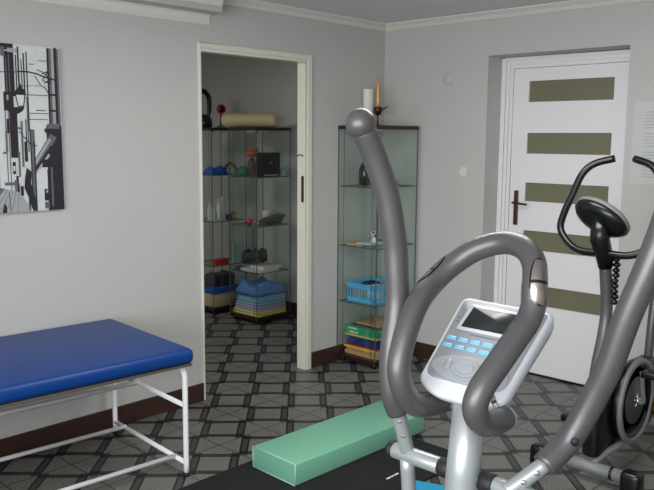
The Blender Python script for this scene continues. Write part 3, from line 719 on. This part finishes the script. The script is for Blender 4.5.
# console (face plane leaning back; s across, t up the face, k off the face)
K0 = Vector((2.705, -3.042, 1.029)); tv = Vector((0, .7512, .66)); nv = Vector((0, -.66, .7512)); xv = Vector((1, 0, 0))
def F(s, t, k=0): return K0+xv*s+tv*t+nv*k
def rounded(pts, rads, n=6):
    out = []
    m_ = len(pts)
    for i in range(m_):
        p, a, b_ = Vector(pts[i]), Vector(pts[i-1]), Vector(pts[(i+1) % m_]); r_ = rads[i]
        A_ = p+(a-p).normalized()*r_; B_ = p+(b_-p).normalized()*r_
        for k in range(n+1):
            t_ = k/n; out.append(A_*(1-t_)**2+p*2*t_*(1-t_)+B_*t_*t_)
    return out
def slab(outl, layers, mi=0):       # layers: (k, inset)
    n = len(outl); cen = sum((Vector(p) for p in outl), Vector((0, 0)))/n
    vs = []
    for k, ins in layers:
        for p in outl:
            d_ = Vector(p)-cen; L_ = d_.length; q = cen+d_*((L_-ins)/L_); vs.append(F(q.x, q.y, k))
    fs = [(i*n+j, i*n+(j+1) % n, (i+1)*n+(j+1) % n, (i+1)*n+j) for i in range(len(layers)-1) for j in range(n)]
    fs += [tuple(range(n))[::-1], tuple((len(layers)-1)*n+j for j in range(n))]
    b_ = MB(); b_.add(vs, fs, mi, True); return b_
co = MB; shell = [(-.120, .000), (-.075, -.026), (.060, -.026), (.092, -.006), (.106, .232), (-.124, .236)]
ol = rounded(shell, [.02, .03, .03, .02, .02, .02])
cn = slab(ol, [(-.050, .030), (-.046, .018), (-.030, .006), (-.010, 0), (-.004, .001), (0, .005), (.001, .009)]).build('console', M['whitep'], el, bevel=0)
MB().ring([(2.706, -3.0, .93), F(0, .06, -.052)], [.028, .036], 20).build('console_neck', M['silver'], el)
face = rounded([(-.110, .012), (.084, .012), (.096, .224), (-.114, .226)], [.03, .03, .014, .014])
fc = slab(face, [(.0012, 0), (.0022, .0005)]).build('face_panel', M['facep'], cn)
slab(rounded([(-.094, .142), (.082, .142), (.084, .2135), (-.089, .2145)], [.004]*4), [(.0022, 0), (.0048, .001)]).build('display_bezel', M['whitep'], cn)
slab(rounded([(-.084, .150), (.074, .150), (.076, .206), (-.079, .207)], [.002]*4), [(.0048, 0), (.0054, .0)]).build('display', M['lcd'], cn)
for row, t_ in ((0, .1165), (1, .0965)):
    for i in range(7 if row == 0 else 7):
        s0 = -.104+i*.0305
        if s0+.025 > .088: continue
        slab(rounded([(s0, t_-.0055), (s0+.025, t_-.0055), (s0+.025, t_+.0055), (s0, t_+.0055)], [.003]*4, 3), [(.0022, 0), (.0042, .0004), (.0048, .001)]).build('button', M['bluekey'], cn)
def ov(cx_, cy_, a, b_, n=40): return [(cx_+a*math.cos(2*PI*i/n), cy_+b_*math.sin(2*PI*i/n)) for i in range(n)]
slab(ov(-.012, .046, .095, .034), [(.0018, 0), (.0042, .002), (.0046, .004)]).build('control_panel', M['silverp'], cn)
slab(ov(-.022, .049, .034, .023), [(.0046, 0), (.0066, .001), (.0072, .003)]).build('dial', M['facep'], cn)
slab(ov(-.022, .049, .022, .0145), [(.0072, 0), (.0086, .001), (.009, .002)]).build('dial_centre', M['silverp'], cn)
for a, b_ in ((-.066, .05), (.024, .05)): slab(ov(a, b_, .010, .014, 20), [(.0044, 0), (.006, .001)]).build('side_key', M['facep'], cn)
pr = MB()
def quad(s0, s1, t0, t1, k=.0026): pr.add([F(s0, t0, k), F(s1, t0, k), F(s1, t1, k), F(s0, t1, k)], [(0, 1, 2, 3)])
x = -.052
for wd in (.004, .003, .004, .003, .004, .003, .005, .002, .004, .003, .004, .003, .003, .004, .003, .004): quad(x, x+wd, .1325, .1365); x += wd+.0011
for t_, s0, s1 in ((.196, -.104, -.095), (.176, -.106, -.096), (.172, -.106, -.098), (.163, -.107, -.096), (.187, -.101, -.097)): quad(s0, s1, t_-.0012, t_+.0012)
pr.build('printed_marks', M['ink'], cn)

# ---------------------------------------------------------------- exercise bike
bi = thing('exercise_bike', (2.15, -.85, 0), 'black and grey upright exercise bike in front of the white door', 'exercise bike')
bxc = 2.13
fb = MB().cyl((1.90, -1.10, .07), (2.30, -1.10, .07), .028).build('front_foot', M['greyrim'], bi)
for x0_, x1_ in ((1.85, 1.925), (2.285, 2.375)):
    MB().box(x0_, x1_, -1.138, -1.062, .0, .108, bev=.02).build('end_cap', M['blackp'], fb)
MB().lathe((2.235, -1.10, .07), (1, 0, 0), [(0, .031), (.012, .031)]).build('clamp', M['blackp'], fb)
rf = MB().cyl((1.88, -.28, .05), (2.33, -.28, .05), .028).build('rear_foot', M['greyrim'], bi)
MB().tube([(bxc-.005, -1.03, 1.0), (bxc, -1.0, .80), (bxc, -1.015, .68), (bxc, -1.06, .56), (bxc, -1.09, .45)], .027, 20, 6).build('front_post', M['pole'], bi)
MB().ring([(bxc-.012, -1.075, 1.20), (bxc-.012, -1.085, 1.11), (bxc-.005, -1.06, 1.06), (bxc-.002, -1.03, .985)], [.046, .043, .038, .033], 20).build('post_sleeve', M['blackp'], bi)
hh = MB(); hh.box(bxc-.05, bxc+.035, -1.09, -.42, .10, .46, bev=.03); hh.box(bxc-.04, bxc+.02, -.98, -.84, .44, .60, bev=.01)
hh.build('drive_housing', M['blackp'], bi)
wc = (bxc+.036, -.775, .318)
MB().lathe(wc, (1, 0, 0), [(0, .195), (.012, .200), (.034, .200), (.040, .196), (.040, .168), (.030, .160), (.030, 0)], 48).build('wheel_cover', M['blackp'], bi)
ri = MB(); ri.lathe(Vector(wc)+Vector((.030, 0, 0)), (1, 0, 0), [(.0, .205), (.016, .205), (.020, .198), (.020, .182), (.014, .178), (0, .178)], 48)
ri.build('wheel_rim', M['greyrim'], bi)
MB().lathe(Vector(wc)+Vector((.030, 0, 0)), (1, 0, 0), [(0, .115), (.006, .113), (.008, .0)], 40).build('centre_disc', M['darkgrey'], bi)
hu = MB()
for k in range(5):
    a = 2*PI*k/5+.3; hu.ring([Vector(wc)+Vector((.042, 0, 0)), Vector(wc)+Vector((.042, math.cos(a)*.035, math.sin(a)*.035))], [.007, .004], 8)
hu.lathe(Vector(wc)+Vector((.036, 0, 0)), (1, 0, 0), [(0, .015), (.02, .013), (.02, 0)], 16); hu.build('hub_star', M['chrome'], bi)
MB().tube([(wc[0]+.03, -.80, .14), (wc[0]+.02, -.92, .13), (wc[0]-.005, -1.02, .11), (wc[0]-.02, -1.09, .08)], [.012, .016, .018, .018], 10).build('fork_strut', M['greyrim'], bi)
ck = MB().tube([(wc[0]+.03, wc[1], wc[2]), (wc[0]+.07, wc[1], wc[2]), (wc[0]+.075, wc[1]-.03, wc[2]+.07), (wc[0]+.08, wc[1]-.06, wc[2]+.16)], .011, 10).build('crank', M['greyrim'], bi)
MB().box(wc[0]+.085, wc[0]+.17, wc[1]-.10, wc[1]-.02, wc[2]+.145, wc[2]+.175, bev=.008).build('pedal', M['blackp'], ck)
ck = MB().tube([(bxc-.05, wc[1], wc[2]), (bxc-.085, wc[1], wc[2]), (bxc-.09, wc[1]-.12, wc[2]-.05), (bxc-.105, wc[1]-.22, wc[2]-.08)], .011, 10).build('crank', M['greyrim'], bi)
MB().box(bxc-.165, bxc-.09, wc[1]-.29, wc[1]-.20, wc[2]-.085, wc[2]-.05, bev=.008).build('pedal', M['blackp'], ck)
MB().cyl((wc[0]+.06, -.60, .25), (wc[0]+.10, -.60, .25), .028, .022).build('brass_bolt', M['brass'], bi)
MB().cyl((wc[0]+.05, -.52, .22), (wc[0]+.20, -.52, .22), .017).build('axle_stub', M['silver'], bi)
MB().tube([(bxc, -.46, .35), (bxc, -.44, .6), (bxc, -.41, .80)], .022, 14, 4).build('seat_post', M['pole'], bi)
sd = MB(); sd.ball((bxc, -.36, .83), .12, 0, (.95, 1.0, .35)); sd.ball((bxc, -.50, .83), .06, 0, (.7, 1.6, .5)); sd.build('saddle', M['blackp'], bi)
# handlebar
c0 = Vector((bxc, -1.06, 1.05))
half = [(0, -.005, 0), (.10, -.003, -.002), (.17, .01, .025), (.225, .03, .085), (.225, .055, .155), (.205, .085, .235), (.175, .115, .335), (.13, .14, .385), (.045, .165, .412)]
pts = [(c0.x-a, c0.y+b_, c0.z+c_) for a, b_, c_ in half[::-1]]+[(c0.x+a, c0.y+b_, c0.z+c_) for a, b_, c_ in half[1:]]
MB().tube(pts, .0165, 16, 6).build('handlebar', M['blackp'], bi)
# console seen from behind
cb2 = Vector((bxc-.018, -1.07, 1.205)); Xb = Matrix.Translation(cb2) @ Matrix.Rotation(math.radians(22), 4, 'Y') @ Matrix.Rotation(math.radians(-48), 4, 'X')
q = MB(); q.X = Xb; q.lathe((0, 0, 0), (0, 0, -1), [(-.028, .0), (-.028, .118), (-.018, .132), (-.002, .134)], 40)
def squash(mb, sy):
    inv = Xb.inverted(); mb.v = [Xb @ Vector(((inv @ p).x, (inv @ p).y*sy, (inv @ p).z)) for p in mb.v]; return mb
bc = squash(q, .74).build('console', M['greyrim'], bi)
q = MB(); q.X = Xb; q.lathe((0, 0, 0), (0, 0, -1), [(-.004, .128), (.012, .126), (.03, .108), (.042, .075), (.048, 0)], 40)
squash(q, .74).build('console_back', M['blackp'], bc)
q = MB(); 
for k in range(9): q.ball((bxc+.040+.002*math.sin(k), -1.02+.006*(k % 2), 1.02-.024*k), .017, 0, (1, 1, .75), seg=12)
q.build('corrugated_cable', M['blackp'], bi)
MB().tube([(2.25, -.70, .78), (2.28, -.70, .75), (2.30, -.70, .66), (2.30, -.71, .55), (2.26, -.74, .50)], .004, 8).build('cable', M['blackp'], bi)

# ---------------------------------------------------------------- lights, camera
wd = bpy.data.worlds.new('room_light'); sc.world = wd; wd.use_nodes = True
wd.node_tree.nodes['Background'].inputs[0].default_value = (1, .99, .97, 1); wd.node_tree.nodes['Background'].inputs[1].default_value = 1.0
def area(name, loc, rot, size, power, col=(1, 1, 1), sy=None):
    l = bpy.data.lights.new(name, 'AREA'); l.energy = power; l.size = size; l.color = col
    if sy: l.shape = 'RECTANGLE'; l.size_y = sy
    o = bpy.data.objects.new(name, l); COL.objects.link(o); o.location = loc; o.rotation_euler = rot; return o
area('unseen_ceiling_light', (1.9, -2.0, 2.3), (0, 0, 0), 1.2, 33, (1, .985, .965), .6)  # split off and added out of view to light the walls more evenly
area('unseen_ceiling_light', (3.6, -5.6, 2.3), (0, 0, 0), 1.2, 42, (1, .985, .965), .6)
area('unseen_rear_fill', (3.2, -6.5, 1.5), (math.radians(90), 0, 0), 3.2, 150, (.97, .98, 1), 1.4)  # added broad fill from behind the camera; no window is modelled there
area('far_room_fill', (-1.6, -2.2, 2.4), (0, 0, 0), .6, 26, (1, .97, .90))  # added unseen fill that lifts the otherwise dark far room
fw = Vector((-.67927022, .72100391, -.13691359)); C0 = Vector((3.54812137, -4.35247464, 1.54229914))
fl = bpy.data.lights.new('camera_flash', 'POINT'); fl.energy = 17; fl.shadow_soft_size = .02; fl.color = (1, 1, 1)
fo = bpy.data.objects.new('camera_flash', fl); COL.objects.link(fo); fo.location = C0+Vector((.035, .03, .07))

cam = bpy.data.cameras.new('camera'); co = bpy.data.objects.new('camera', cam); COL.objects.link(co)
a = math.radians(43.2929); r_ = math.radians(.3767)
rt = Vector((math.cos(a), math.sin(a), 0)); up = rt.cross(fw)
rt2 = rt*math.cos(r_)+up*math.sin(r_); up2 = rt2.cross(fw)
m = Matrix((rt2, up2, -fw)).transposed().to_4x4(); m.translation = C0; co.matrix_world = m
cam.sensor_width = 36; cam.lens = 769.9*36/654; cam.clip_start = .02
sc.camera = co
vs = sc.view_settings; vs.view_transform = 'Standard'; vs.look = 'None'; vs.gamma = 1; vs.use_curve_mapping = False; vs.exposure = -.2
sc.cycles.transparent_max_bounces = 32; sc.cycles.max_bounces = 8
sc.cycles.use_denoising = True; sc.cycles.sample_clamp_indirect = 4
